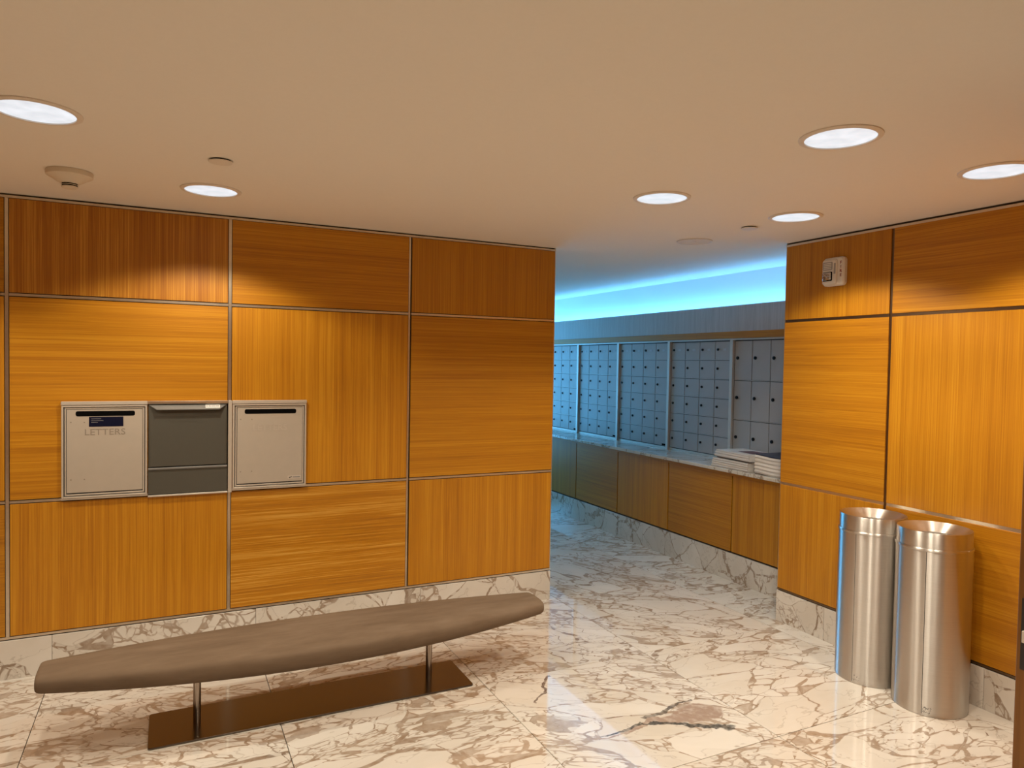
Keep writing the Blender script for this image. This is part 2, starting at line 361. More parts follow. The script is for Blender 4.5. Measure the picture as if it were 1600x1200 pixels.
# ------------------------------------------------------------------ floor with separate tiles
floor = mkbox('floor', (XMIN, 5.2, YMIN, YMAX, -.14, -.012), M['backing']); tag(floor, 'polished cream and taupe breccia marble tile floor', 'floor', kind='structure')
TP = .9935; TX0 = -.533; TY0 = 3.238
tile_me = None; G = .0016
for i in range(-3, 6):
    for j in range(-5, 6):
        x0 = TX0+i*TP; y0 = TY0+j*TP; x1 = x0+TP; y1 = y0+TP
        if x1 < XMIN+.05 or x0 > 4.4 or y1 < YMIN+.05 or y0 > YMAX: continue
        c = ((x0+x1)/2, (y0+y1)/2, 0)
        if tile_me is None:
            bm = BM(); box(bm, x0+G, x1-G, y0+G, y1-G, -.0125, 0, bev=.0006)
            o = mk('floor_tile', bm, M['marble'], floor, c); tile_me = o.data
        elif i == 2 and j == -1:
            me = tile_me.copy(); me.materials[0] = M['marble_feature']; mko('floor_tile', me, floor, Vector(c))
        else: mko('floor_tile', tile_me, floor, Vector(c))

# ------------------------------------------------------------------ ceiling
ceiling = mkbox('ceiling', (XMIN, 5.2, YMIN, YMAX, H, H+.12), M['ceil']); tag(ceiling, 'flat beige painted ceiling with recessed downlights', 'ceiling', kind='structure')

# ------------------------------------------------------------------ panelled walls
TH = .012; GAP = .011
def panel_wall_x(wall, xs, rows, y, mats, front=YL):
    """panels facing -Y between the joint positions xs"""
    for c in range(len(xs)-1):
        for r in range(len(rows)-1):
            mkbox('wood_panel', (xs[c]+GAP, xs[c+1]-GAP, front, front+TH, rows[r]+GAP, rows[r+1]-GAP), mats(c, r), wall, bev=.001)
wl = mkbox('wall_left', (XMIN, XL_END-.004, YL+TH, YL+.14, 0, H), M['backing']); tag(wl, 'oak veneer panelled wall with mail drop doors', 'wall', kind='structure')
xs = [-2.81, -1.765, -.7223, .3133, 1.3638, XL_END+.006]
rows = [ZB, Z2, Z1, H-.012]
def lm(c, r):
    v = (c+r) % 2 == 0    # c=2 is the first full panel in view; top row there is vertical
    if c == 2 and r == 2: return M['oak_v_rough']
    if c == 3 and r == 0: return M['oak_x_rough']
    return M['oak_v'] if v else M['oak_x']
panel_wall_x(wl, xs, rows, YL, lm)
SW = .0075
for k, x in enumerate(xs[1:-1]):
    w_ = SW if k != 3 else SW*.7
    dx = 0 if k != 3 else -.004
    mkbox('joint_strip', (x+dx-w_, x+dx+w_, YL+.0015, YL+TH, ZB+.006, H-.018), M['steel_strip'], wl)
for z in (Z1, Z2):
    for c in range(len(xs)-1):
        mkbox('joint_strip', (xs[c]+.009, xs[c+1]-.009, YL+.002, YL+TH, z-.0065, z+.0065), M['steel_strip'], wl)
mkbox('head_strip', (XMIN, XL_END, YL-.001, YL+TH, H-.021, H-.009), M['steel_strip'], wl)
mkbox('base_strip', (XMIN, XL_END, YL-.001, YL+TH, ZB-.004, ZB+.008), M['steel_strip'], wl)
mkbox('corner_strip', (XL_END-.004, XL_END, YL+.001, YL+.14, ZB, H), M['steel_strip'], wl)
# return side of the left wall along the mail passage
wp = mkbox('wall_passage', (XL_END-.14, XL_END-.004, YL+.141, YMAX, 0, H), M['plaster']); tag(wp, 'plain wall along the mail passage', 'wall', kind='structure')
bl = mkbox('baseboard_left', (XMIN, XL_END-.005, YL+.006, YL+TH-.0002, 0, ZB-.006), M['backing']); tag(bl, 'marble baseboard under the wall with mail drops', 'baseboard', kind='structure')
x = XMIN; js = [TX0-2*TP, TX0-TP, TX0, TX0+TP, TX0+2*TP, XL_END]
for a, b in zip(js[:-1], js[1:]):
    mkbox('marble_slab', (a+.0008, b-.0008, YL-.006, YL+.006, 0, ZB-.010), M['marble_base'], bl, bev=.0008)

wr = mkbox('wall_right', (XR+TH, XR+.14, 1.1, YR_END-.004, 0, H), M['backing']); tag(wr, 'oak veneer panelled wall behind the steel bins', 'wall', kind='structure')
ys = [1.10, 1.838, 2.579, YR_END+.006]
for c in range(3):
    for r in range(3):
        v = (c+r) % 2 == 0
        mkbox('wood_panel', (XR, XR+TH, ys[c]+GAP*.8, ys[c+1]-GAP*.8, rows[r]+GAP*.8, rows[r+1]-GAP*.8), M['oak_v'] if v else M['oak_y'], wr, bev=.001)
for y in ys[1:-1]:
    mkbox('joint_strip', (XR+.007, XR+TH, y-.0088, y+.0088, ZB+.006, H-.018), M['dark_refl_strip'], wr)
for z in (Z1, Z2):
    for c in range(3):
        mkbox('joint_strip', (XR+.004, XR+TH, ys[c]+.009, ys[c+1]-.009, z-.0085, z+.0085), M['dark_refl_strip'] if z == Z1 else M['steel_strip'], wr)
mkbox('head_strip', (XR-.001, XR+TH, 1.1, YR_END, H-.025, H-.012), M['steel_strip'], wr)
mkbox('base_strip', (XR+.001, XR+TH, 1.1, YR_END, ZB-.004, ZB+.006), M['dark_refl_strip'], wr)
mkbox('corner_strip', (XR+.001, XR+.14, YR_END-.004, YR_END, ZB, H), M['steel_strip'], wr)
br = mkbox('baseboard_right', (XR+.006, XR+TH-.0002, 1.1, YR_END-.005, 0, ZB-.006), M['backing']); tag(br, 'marble baseboard behind the steel bins', 'baseboard', kind='structure')
for a, b in ((1.10, 2.02), (2.02, 2.95), (2.95, YR_END)):
    mkbox('marble_slab', (XR-.006, XR+.006, a+.0008, b-.0008, 0, ZB-.010), M['marble_base'], br, bev=.0008)
# end of recess and the other walls of the room
we = mkbox('wall_recess_end', (XR+.141, 5.0, YR_END-.14, YR_END-.004, 0, H), M['plaster']); tag(we, 'plain wall closing the mail recess', 'wall', kind='structure')
wf = mkbox('wall_passage_end', (XL_END-.14, 5.0, YMAX, YMAX+.12, 0, H), M['plaster']); tag(wf, 'plain far end wall of the mail passage', 'wall', kind='structure')
wi = empty('window_1', (3.35, YMAX, .35)); tag(wi, 'frosted daylight window at the far end of the mail passage', 'window', kind='structure')
M['pane'] = plain('daylit_frosted_pane', (.7, .8, .9), .5, emis=WINDOW_RGB, estr=WINDOW)
bm = BM()
for q_ in ((2.50, 2.56, .30, 2.34), (4.14, 4.20, .30, 2.34), (2.56, 4.14, .30, .36), (2.56, 4.14, 2.28, 2.34), (3.32, 3.38, .36, 2.28)):
    box(bm, q_[0], q_[1], YMAX-.05, YMAX-.002, q_[2], q_[3])
mk('window_frame', bm, M['alu'], wi, (3.35, YMAX, .3))
for q_ in ((2.56, 3.32), (3.38, 4.14)): mkbox('pane', (q_[0], q_[1], YMAX-.026, YMAX-.018, .36, 2.28), M['pane'], wi)
wb = mkbox('wall_back', (XMIN, 5.0, YMIN-.12, YMIN, 0, H), M['oak_v']); tag(wb, 'oak wall opposite the mail drops', 'wall', kind='structure')
ws = mkbox('wall_side', (XMIN-.12, XMIN, YMIN-.12, YL+.14, 0, H), M['oak_v']); tag(ws, 'oak side wall far from the bins', 'wall', kind='structure')
wn = mkbox('wall_entry', (2.86, 5.0, .95, 1.098, 0, H), M['oak_v']); tag(wn, 'short oak wall carrying the open door', 'wall', kind='structure')
wx = mkbox('wall_outer', (5.0, 5.12, YMIN-.12, YMAX+.12, 0, H), M['plaster']); tag(wx, 'plain outer wall behind the mailboxes', 'wall', kind='structure')

# ------------------------------------------------------------------ mail wall: oak panels, plinth, counter, fascia, cove
wm = mkbox('wall_mail', (XM+TH, XM+.06, YR_END, YMAX, 0, .826), M['backing']); tag(wm, 'oak panelled dado wall under the marble mail counter', 'wall', kind='structure')
PJ = [3.33+.766*k for k in range(8)]
for k in range(7):
    mkbox('wood_panel', (XM, XM+TH, PJ[k]+.006, min(PJ[k+1], YMAX)-.006, ZB+.014, .806), M['oak_v'] if k % 2 == 0 else M['oak_y'], wm, bev=.001)
mkbox('apron_strip', (XM-.012, XM+TH, YR_END, YMAX, .808, .830), M['oak_y'], wm)
bmb = mkbox('baseboard_mail', (XM+.004, XM+TH-.0002, YR_END, YMAX, 0, ZB+.004), M['backing']); tag(bmb, 'marble baseboard below the mail counter', 'baseboard', kind='structure')
for k in range(-1, 5):
    a = max(YR_END, 4.215+.985*k); b = min(YMAX, 4.215+.985*(k+1))
    if b > a: mkbox('marble_slab', (XM-.010, XM+.004, a+.0008, b-.0008, 0, ZB+.002), M['marble_base'], bmb, bev=.0008)
counter = empty('mail_counter', (XM, 5.5, .83)); tag(counter, 'long pale marble shelf running below the wall of mailboxes', 'counter')
PY = [3.67, 4.49, 5.31, 6.14, 6.94, 7.75, 8.55]
cj = [YR_END]+PY[1:-1]+[YMAX]
for a, b in zip(cj[:-1], cj[1:]):
    mkbox('counter_slab', (XM-.045, XBOX+.02, a+.0008, b-.0008, .832, .858), M['marble_base'], counter, bev=.004, seg=2)
wk = mkbox('wall_mail_back', (XBACK, XBACK+.12, YR_END, YMAX, 0, H), M['cove_wall']); tag(wk, 'white wall above the mailboxes washed by blue cove light', 'wall', kind='structure')
tf_ = mkbox('trim_1', (XBOX-.055, XBOX-.03, YR_END, YMAX, 1.936, 2.150), M['fascia']); tag(tf_, 'grey fabric fascia board above the mailboxes', 'trim', kind='structure')
tw = mkbox('trim_2', (XBOX-.052, XBOX-.03, YR_END, YMAX, 1.880, 1.936), M['oak_y']); tag(tw, 'narrow oak trim strip directly above the mailboxes', 'trim', kind='structure')
tsf = mkbox('trim_3', (XBOX-.03, XBACK, YR_END, YMAX, 1.90, 2.085), M['cove_wall']); tag(tsf, 'white ledge inside the light cove', 'trim', kind='structure')
led = empty('cove_light', (XBOX+.03, 6.0, 2.085)); tag(led, 'blue light strip hidden in the cove above the mailboxes', 'light')
mkbox('housing', (XBOX-.025, XBOX+.022, YR_END+.02, YMAX-.02, 2.085, 2.128), M['alu'], led)
mkbox('led_strip', (XBOX-.020, XBOX+.017, YR_END+.04, YMAX-.04, 2.1282, 2.140), M['cove_led'], led)

# ------------------------------------------------------------------ mailbox units
def knob(bm, x, y, z, r=.011):
    cyl(bm, (x+.001, y, z), (x-.007, y, z), r, 14)
    cyl(bm, (x-.0068, y, z), (x-.010, y, z), r*.72, 12)
def mailbox_unit(y0, y1, nrow, ncol, label, plates=False, tagplate=False):
    zb, zt = .858, 1.880
    u = empty('mailbox_unit', (XBOX, (y0+y1)/2, zb)); tag(u, label, 'mailbox', 'mailbox units above the marble counter')
    mkbox('carcass', (XBOX+.004, XBACK-.004, y0+.002, y1-.002, zb+.001, zt), M['box_inner'], u)
    pw = .016
    fr = BM()
    box(fr, XBOX-.026, XBOX+.004, y0, y0+pw, zb, zt, bev=.0015); box(fr, XBOX-.026, XBOX+.004, y1-pw, y1, zb, zt, bev=.0015)
    box(fr, XBOX-.026, XBOX+.004, y0+pw, y1-pw, zt-.014, zt, bev=.0015); box(fr, XBOX-.006, XBOX+.004, y0+pw, y1-pw, zb, zb+.018, bev=.001)
    mk('frame', fr, M['box_frame'], u, (XBOX, (y0+y1)/2, (zb+zt)/2))
    ya, yb = y0+pw+.004, y1-pw-.004; za, zc = zb+.020, zt-.018
    dw = (yb-ya)/ncol; dh = (zc-za)/nrow
    for r in range(1, nrow):
        mkbox('rail', (XBOX-.004, XBOX+.004, ya, yb, za+r*dh+.0002, za+r*dh+.0040), M['box_frame'], u)
    dm = lm_ = pm = None
    for r in range(nrow):
        for c in range(ncol):
            a = ya+c*dw; z = za+r*dh; ctr = Vector((XBOX, a+dw/2, z+dh/2))
            if dm is None:
                d = mkbox('door', (XBOX-.003, XBOX+.004, a+.0034, a+dw-.0034, z+.0055, z+dh-.0050), M['box_paint'], u, bev=.0008, loc=ctr); dm = d.data
            else: d = mko('door', dm, u, ctr)
            lz = z+dh*.56; lc = Vector((XBOX-.003, a+dw-.036, lz))
            if lm_ is None:
                bm = BM(); knob(bm, lc.x, lc.y, lc.z, .011 if ncol > 3 and nrow > 3 else .014); l = mk('lock', bm, M['lock'], d, lc); lm_ = l.data
            else: l = mko('lock', lm_, d, lc)
            if plates and r >= nrow-1:
                pc = Vector((XBOX-.0032, a+dw*.40, lz))
                if pm is None:
                    pl = mkbox('number_plate', (XBOX-.0042, XBOX-.0028, pc.y-.020, pc.y+.020, lz-.009, lz+.009), M['plate_pale'], d, loc=pc); pm = pl.data
                else: mko('number_plate', pm, d, pc)
    if tagplate:
        mkbox('maker_plate', (XBOX-.0048, XBOX-.0032, ya+.015, ya+.075, za+.008, za+.024), M['black'], u)
    return u
mailbox_unit(PY[4], PY[5], 6, 4, 'mailbox unit with small doors at the passage end of the counter', True, True)
mailbox_unit(PY[3], PY[4], 6, 4, 'blue-lit mailbox unit, third small-door unit from the newspapers', True, True)
mailbox_unit(PY[2], PY[3], 6, 4, 'mailbox unit, second small-door unit from the newspapers', True, True)
mailbox_unit(PY[1], PY[2], 6, 4, 'mailbox unit of small doors next to the tall parcel doors', True)
mailbox_unit(PY[0], PY[1], 3, 4, 'parcel locker unit of tall doors behind the newspaper stacks')
mkbox('filler_panel', (XBOX-.02, XBACK-.003, YR_END+.002, PY[0]-.002, .859, 1.879), M['box_frame'], wk)

# ------------------------------------------------------------------ letter drops in the left wall
YF = YL-.001
def tfL(yf): return lambda u, v, d: (u, yf-d, v)
def letter_box(x0, x1, label, notice, maker):
    z0, z1 = .902, 1.384
    u = empty('letter_drop', ((x0+x1)/2, YF, z0)); tag(u, label, 'mailbox', 'letter drops in the panelled wall')
    mkbox('back_plate', (x0+.006, x1-.006, YF-.006, YF, z0+.006, z1-.004), M['box_inner'], u)
    t = .010
    def ring(a0, a1, b0, b1, t, d, nm):
        bm = BM()
        box(bm, a0, a0+t, YF-d, YF, b0, b1, bev=.001); box(bm, a1-t, a1, YF-d, YF, b0, b1, bev=.001)
        box(bm, a0+t, a1-t, YF-d, YF, b0, b0+t, bev=.001); box(bm, a0+t, a1-t, YF-d, YF, b1-t, b1, bev=.001)
        mk(nm, bm, M['alu'], u, ((a0+a1)/2, YF, (b0+b1)/2))
    ring(x0, x1, z0, z1, .009, .017, 'frame'); ring(x0+.0135, x1-.0135, z0+.0135, z1-.0125, .007, .012, 'inner_frame')
    a0, a1, b0, b1 = x0+.0235, x1-.0225, z0+.028, z1-.022
    sl0, sl1, sz0, sz1 = a0+.042, a1-.038, 1.328, 1.352
    # door plate with a real slot
    bm = BM()
    for q in ((a0, a1, b0, sz0), (a0, a1, sz1, b1), (a0, sl0, sz0, sz1), (sl1, a1, sz0, sz1)):
        box(bm, q[0], q[1], YF-.0125, YF-.0065, q[2], q[3])
    bmesh.ops.remove_doubles(bm, verts=bm.verts, dist=1e-6)
    d = mk('door', bm, M['beige'], u, ((a0+a1)/2, YF-.01, (b0+b1)/2))
    bm = BM(); rrect(bm, sl0-.002, sl1+.002, sz0-.001, sz1+.001, .0067, .0072, .010, tfL(YF)); mk('slot', bm, M['black'], d, ((sl0+sl1)/2, YF-.007, 1.34))
    bm = BM(); rrect(bm, sl0-.003, sl1+.003, sz0-.0015, sz1+.0015, .0124, .0131, .010, tfL(YF)); mk('slot_opening', bm, M['black'], d, ((sl0+sl1)/2, YF-.013, 1.34))
    for (sx, sz) in ((a0+.018, 1.296), (a0+.078, 1.295), (a0+.018, .998), (a0+.078, .998)):
        bm = BM(); cyl(bm, (sx, YF-.0125, sz), (sx, YF-.0138, sz), .0035, 10); mk('screw', bm, M['beige_dark'], d, (sx, YF-.0125, sz))
    cx = (a0+a1)/2
    text_mesh('lettering', 'LETTERS', .046, .0006, M['beige_dark'] if notice else M['beige_engr'], d, Matrix.Translation((cx, YF-.0128, 1.242 if notice else 1.246)) @ Matrix.Rotation(math.pi/2, 4, 'X'), width=.184, bevel=0)
    if notice:
        bm = BM(); rrect(bm, -.368, -.211, 1.272, 1.323, .0125, .0138, .002, tfL(YF)); n = mk('notice', bm, M['navy'], d, (-.29, YF-.013, 1.297))
        for k, (l, zz) in enumerate(((.045, 1.313), (.055, 1.303), (.030, 1.294))):
            mkbox('print_line', (-.358, -.358+l, YF-.0142, YF-.0137, zz-.0012, zz+.0012), M['grey_print'], n)
    if maker:
        bm = BM(); rrect(bm, .630, .705, .944, .962, .0125, .0132, .004, tfL(YF)); n = mk('maker_label', bm, M['sticker_dim'], d, (.667, YF-.013, .953))
        bm = BM(); 
        v = [bm.verts.new(q) for q in ((.636, YF-.0137, .948), (.643, YF-.0137, .948), (.643, YF-.0137, .957))]; bm.faces.new(v)
        v = [bm.verts.new(q) for q in ((.645, YF-.0137, .948), (.647, YF-.0137, .948), (.654, YF-.0137, .958), (.647, YF-.0137, .957))]; bm.faces.new(v)
        mk('logo', bm, M['black'], n, (.645, YF-.0137, .953))
        mkbox('print_line', (.658, .700, YF-.0137, YF-.0132, .950, .956), M['grey_print'], n)
    mkbox('top_trim', (x0-.002, x1+.002, YF-.020, YF, z1+.0015, z1+.020), M['alu'], u, bev=.002)
    mkbox('bottom_trim', (x0-.002, x1+.002, YF-.015, YF, z0-.008, z0-.001), M['alu'], u, bev=.001)
    return u
M['beige_engr'] = plain('beige_enamel_relief', (.50, .44, .37), .35)  # lighter copy of beige; light on the raised letters put into the colour
M['sticker_dim'] = plain('clear_label', (.55, .49, .42), .4)
letter_box(-.490, -.099, 'beige metal letter drop with a navy notice under its slot', True, False)
letter_box(.330, .733, 'beige metal letter drop without a notice, small maker label at its foot', False, True)
# parcel hopper
hp = empty('parcel_hopper', (.105, YF, .89)); tag(hp, 'dark grey pull-down parcel drop between the two letter drops', 'mailbox')
hx0, hx1 = -.0945, .303
mkbox('back_plate', (hx0, hx1, YF-.004, YF, .893, 1.388), M['black'], hp)
# hinged door: pyramid-like pressed panel with sloping sides at the top
bm = BM(); z0, z1 = 1.045, 1.380
def q(u, d, v): return bm.verts.new((u, YF-d, v))
o_ = [q(hx0+.002, .010, z0), q(hx1-.004, .010, z0), q(hx1-.004, .010, z1), q(hx0+.002, .010, z1)]
i_ = [q(hx0+.012, .014, z0+.004), q(hx1-.014, .014, z0+.004), q(hx1-.046, .014, 1.322), q(hx0+.044, .014, 1.322)]
k_ = [q(hx0+.012, .014, 1.26), q(hx1-.014, .014, 1.26)]
b_ = [q(hx0+.002, .004, z0), q(hx1-.004, .004, z0), q(hx1-.004, .004, z1), q(hx0+.002, .004, z1)]
for f in ((o_[0], o_[1], i_[1], i_[0]), (o_[1], o_[2], i_[2], k_[1], i_[1]), (o_[2], o_[3], i_[3], i_[2]), (o_[3], o_[0], i_[0], k_[0], i_[3]), (i_[0], i_[1], k_[1], i_[2], i_[3], k_[0])):
    bm.faces.new(f)
for a in range(4): bm.faces.new((o_[a], o_[(a+1) % 4], b_[(a+1) % 4], b_[a]))
hd = mk('door', bm, M['hopper'], hp, (.105, YF-.01, 1.2))
bm = BM()   # handle lip: trapezoid hood sticking out over the door
P = lambda u, d, v: bm.verts.new((u, YF-d, v))
T = [P(hx0+.004, .010, 1.384), P(hx1-.006, .010, 1.384), P(hx1-.044, .040, 1.360), P(hx0+.042, .040, 1.360)]
B_ = [P(hx0+.004, .010, 1.380), P(hx1-.006, .010, 1.380), P(hx1-.044, .040, 1.356), P(hx0+.042, .040, 1.356)]
bm.faces.new(T); bm.faces.new(B_)
for a in range(4): bm.faces.new((T[a], T[(a+1) % 4], B_[(a+1) % 4], B_[a]))
lip = mk('pull_handle', bm, M['hopper_lip'], hd, (.105, YF-.02, 1.37))
# sticker lies on the sloping hood
sl = math.atan2(.030, .024)
def on_lip(u, t, e):   # t 0..1 down the slope, e lift
    return (u, YF-(.010+.030*t)-e*.62, 1.384-.024*t+e*.78)
bm = BM(); vs = [bm.verts.new(on_lip(u, t, .0006)) for u, t in ((.188, .12), (.262, .12), (.262, .80), (.188, .80))]; bm.faces.new(vs)
st = mk('sticker', bm, M['sticker'], lip, on_lip(.225, .4, 0))
bm = BM()
for u0, u1 in ((.192, .199), (.203, .216), (.218, .238), (.240, .257)):
    vs = [bm.verts.new(on_lip(u, t, .0011)) for u, t in ((u0, .34), (u1, .34), (u1, .52), (u0, .52))]; bm.faces.new(vs)
mk('print_line', bm, M['grey_print'], st, on_lip(.225, .43, 0))
text_mesh('lettering', 'PARCELS', .032, .0006, M['hopper_lip2'] if 'hopper_lip2' in M else M['hopper'], hd, Matrix.Translation((.092, YF-.0143, 1.296)) @ Matrix.Rotation(math.pi/2, 4, 'X'), width=.165)
mkbox('lower_panel', (hx0, hx1-.002, YF-.012, YF-.003, .896, 1.030), M['hopper'], hp, bev=.001)
mkbox('ledge', (hx0, hx1-.002, YF-.018, YF-.003, 1.030, 1.0415), M['hopper_lip'], hp, bev=.002)
mkbox('top_trim', (hx0-.0005, hx1+.001, YF-.020, YF, 1.388, 1.404), M['steel_strip'], hp, bev=.002)
mkbox('bottom_trim', (hx0-.0005, hx1+.001, YF-.015, YF, .884, .893), M['alu'], hp, bev=.001)
mkbox('side_strip', (.306, .3265, YF-.014, YF, .884, 1.404), M['alu'], hp, bev=.002)

# ------------------------------------------------------------------ bench
BX, BY = .68, 3.41; HL = 1.155
bench = empty('bench', (BX, BY, 0)); tag(bench, 'long low bench with tapered taupe suede seat on steel plate', 'bench')
bm = BM(); NS, MS = 60, 36; secs = []
ts = []
for k in range(NS+1): ts.append(-1+2*k/NS)
ts = [-1.0, -.9985, -.995, -.989, -.98]+[t for t in ts if abs(t) < .975]+[.98, .989, .995, .9985, 1.0]
for t in ts:
    x = BX+HL*t; s = t*t
    wv = .225-.120*s; zm = .312+.010*s; ht = .052-.016*s; hb = .095-.046*s
    e = max(0, (abs(t)-.98)/.02); k = math.sqrt(max(0, 1-e*e))
    sh = .80+.20*k; shw = .93+.07*k
    ring = []
    for j in range(MS):
        a = 2*math.pi*j/MS; c, s_ = math.cos(a), math.sin(a)
        y = wv*shw*math.copysign(abs(c)**.62, c)
        z = zm+(ht*sh*abs(s_)**.70 if s_ > 0 else -hb*sh*abs(s_)**.85)
        ring.append(bm.verts.new((x, BY+y, z)))
    secs.append(ring)
for a, b in zip(secs[:-1], secs[1:]):
    for j in range(MS): bm.faces.new((a[j], a[(j+1) % MS], b[(j+1) % MS], b[j]))
bm.faces.new(secs[0]); bm.faces.new(secs[-1])
mk('seat', bm, M['seat'], bench, (BX, BY, .31), smooth=True)
bm = BM(); rrect(bm, -.072, 1.400, 3.248, 3.566, .0, .009, .014, lambda u, v, d: (u, v, d), inset=.0015)
mk('base_plate', bm, M['base_steel'], bench, (.664, 3.407, 0))
for x in (.122, 1.215):
    bm = BM(); cyl(bm, (x, BY, .0085), (x, BY, .262), .0165, 28); mk('leg', bm, M['leg_steel'], bench, (x, BY, 0), smooth=True)

# ------------------------------------------------------------------ bins
def bin_(cx, cy, sx, sy, label, sticker):
    b = empty('waste_bin', (cx, cy, 0)); tag(b, label, 'bin', 'steel bins against the panelled wall')
    R = .165
    # seam: where the sight line meets the drum
    a_seam = math.atan2(sy, sx)
    bm = BM(); lathe(bm, [(R-.004, 0), (R-.0005, .002), (R-.0005, .790)], cx, cy, 72); mk('body', bm, M['steel'], b, (cx, cy, 0), smooth=True)
    # curved access door, a hair proud of the drum
    bm = BM(); lathe(bm, [(R-.0005, .012), (R+.0012, .0125), (R+.0012, .783), (R-.0005, .7835)], cx, cy, 30, a_seam+.012, a_seam+1.75)
    d = mk('door', bm, M['steel'], b, (cx, cy, 0), smooth=True)
    bm = BM(); lathe(bm, [(R+.0002, .010), (R+.0002, .785)], cx, cy, 1, a_seam-.004, a_seam+.012); mk('door_seam', bm, M['black'], b, (cx, cy, 0))
    bm = BM(); lathe(bm, [(R-.001, .781), (R+.0025, .783), (R+.0035, .788), (R+.0035, .7925), (R+.0015, .796), (R-.003, .797)], cx, cy, 72); mk('collar_bead', bm, M['steel'], b, (cx, cy, .79), smooth=True)
    bm = BM(); lathe(bm, [(R-.0025, .796), (R-.0025, .869), (R-.004, .8725), (R-.0065, .8725)], cx, cy, 72); mk('collar', bm, M['steel'], b, (cx, cy, .8), smooth=True)
    bm = BM(); lathe(bm, [(R-.0065, .8725), (R-.010, .870), (.098, .832), (.098, .780)], cx, cy, 72); mk('funnel_top', bm, M['steel_cone'], b, (cx, cy, .85), smooth=True)
    bm = BM(); lathe(bm, [(.112, .78), (.112, .05)], cx, cy, 40); disc(bm, .112, .05, cx, cy, 40); mk('liner', bm, M['black'], b, (cx, cy, .05), smooth=True)
    if sticker:
        rnd = random.Random(5); bm = BM()
        n = 46 if sticker > 1 else 12
        for k in range(n):
            a = a_seam+.03+.20*rnd.random(); z = .014+.030*rnd.random(); da = .006+.012*rnd.random(); dz = .0015+.003*rnd.random()
            lathe(bm, [(R+.0018, z), (R+.0018, z+dz)], cx, cy, 2, a, a+da)
        mk('worn_label', bm, M['smudge'], d, (cx, cy, .02))
    return b
def seam_dir(cx, cy, R, dx, dy):
    A = dx*dx+dy*dy; B2 = dx*cx+dy*cy; Cc = cx*cx+cy*cy-R*R
    t = (B2-math.sqrt(B2*B2-A*Cc))/A
    return t*dx-cx, t*dy-cy
B1 = (3.384, 2.5095); B2_ = (3.375, 2.1685)
bin_(*B1, *seam_dir(*B1, .165, .8750, .6745), 'brushed steel cylinder bin standing by the passage side', 1)
bin_(*B2_, *seam_dir(*B2_, .165, .9640, .6296), 'brushed steel cylinder bin with worn black label at its foot', 2)

# ------------------------------------------------------------------ newspapers on the counter
def paper(x0, x1, y0, y1, z0, th, mat, label, group, rot=0.0, wav=0.0, sag=0.0, name='newspaper'):
    bm = BM(); n = 16; m = 4; cx, cy = (x0+x1)/2, (y0+y1)/2
    prof = [(0, 0), (.0, 1)]
    top = []; bot = []
    ph = random.random()*6
    for i in range(n+1):
        y = y0+(y1-y0)*i/n
        f = wav*math.sin(ph*0+ (i/n)*7.0+1.0)*.5-sag*(2*i/n-1)**2
        rt = []; rb = []
        for j in range(m+1):
            x = x0+(x1-x0)*j/m
            rt.append(bm.verts.new((x, y, z0+th+f))); rb.append(bm.verts.new((x, y, z0+f)))
        top.append(rt); bot.append(rb)
    for i in range(n):
        for j in range(m):
            bm.faces.new((top[i][j], top[i][j+1], top[i+1][j+1], top[i+1][j])); bm.faces.new((bot[i][j], bot[i+1][j], bot[i+1][j+1], bot[i][j+1]))
        # folded front edge: bulges outward
        e = .25*th
        fr = [bm.verts.new((x0-e, (top[k][0].co.y), (top[k][0].co.z+bot[k][0].co.z)/2)) for k in (i, i+1)]
        bm.faces.new((top[i][0], fr[0], fr[1], top[i+1][0])); bm.faces.new((fr[0], bot[i][0], bot[i+1][0], fr[1]))
        bm.faces.new((top[i][m], top[i+1][m], bot[i+1][m], bot[i][m]))
    for i in (0, n):
        for j in range(m): bm.faces.new((top[i][j], bot[i][j], bot[i][j+1], top[i][j+1]))
    bmesh.ops.remove_doubles(bm, verts=bm.verts, dist=1e-6)
    bmesh.ops.rotate(bm, cent=(cx, cy, z0), matrix=Matrix.Rotation(rot, 3, 'Z'), verts=bm.verts)
    o = mk(name, bm, mat, None, (cx, cy, z0)); tag(o, label, 'newspaper', group)
    return o
GA, GB = 'newspapers in the skewed stack', 'newspapers in the wavy stack'
z = .8585
ORD = ['lowest', 'second', 'third', 'fourth', 'fifth', 'sixth', 'seventh']
la = lambda k: ORD[k]+' folded newspaper counting up from the counter in the skewed stack'
for k in range(4):
    t = .0165; paper(3.885+.003*(k % 2), 4.15, 3.925-.004*k, 4.315-.003*k, z, t-.0006, M['paper'], la(k), GA, rot=-.012*k); z += t
t = .014; paper(3.915, 4.16, 3.90, 4.29, z, t-.0006, M['paper_gap'], 'grey layer standing for the dark gap in the skewed stack', GA, rot=-.05); z += t  # dark layer put where the stack has a shaded gap
for k in range(2):
    t = .019; paper(3.890+.004*k, 4.15, 3.892, 4.293, z, t-.0006, M['paper'], la(k+5), GA, rot=-.07-.02*k); z += t
t = .012; o = paper(3.895, 4.15, 3.90, 4.285, z, t-.0006, M['paper'], 'top newspaper of the skewed stack with a plum picture', GA, rot=-.10); z += t
bm = BM(); vs = [bm.verts.new(v_) for v_ in ((3.95, 3.94, z+.0005), (4.12, 3.93, z+.0005), (4.10, 4.10, z+.0005), (3.97, 4.12, z+.0005))]; bm.faces.new(vs)
mk('front_picture', bm, M['cover_plum'], o, (4.03, 4.02, z))
z = .8625
lb = lambda k: ORD[k]+' wavy folded newspaper counting up from the counter under the dark magazine'
for k in range(5):
    t = .0265; paper(3.895+.004*random.random(), 4.16, 3.48, 3.868-.003*random.random(), z, t-.0012, M['paper'], lb(k), GB, wav=.007); z += t
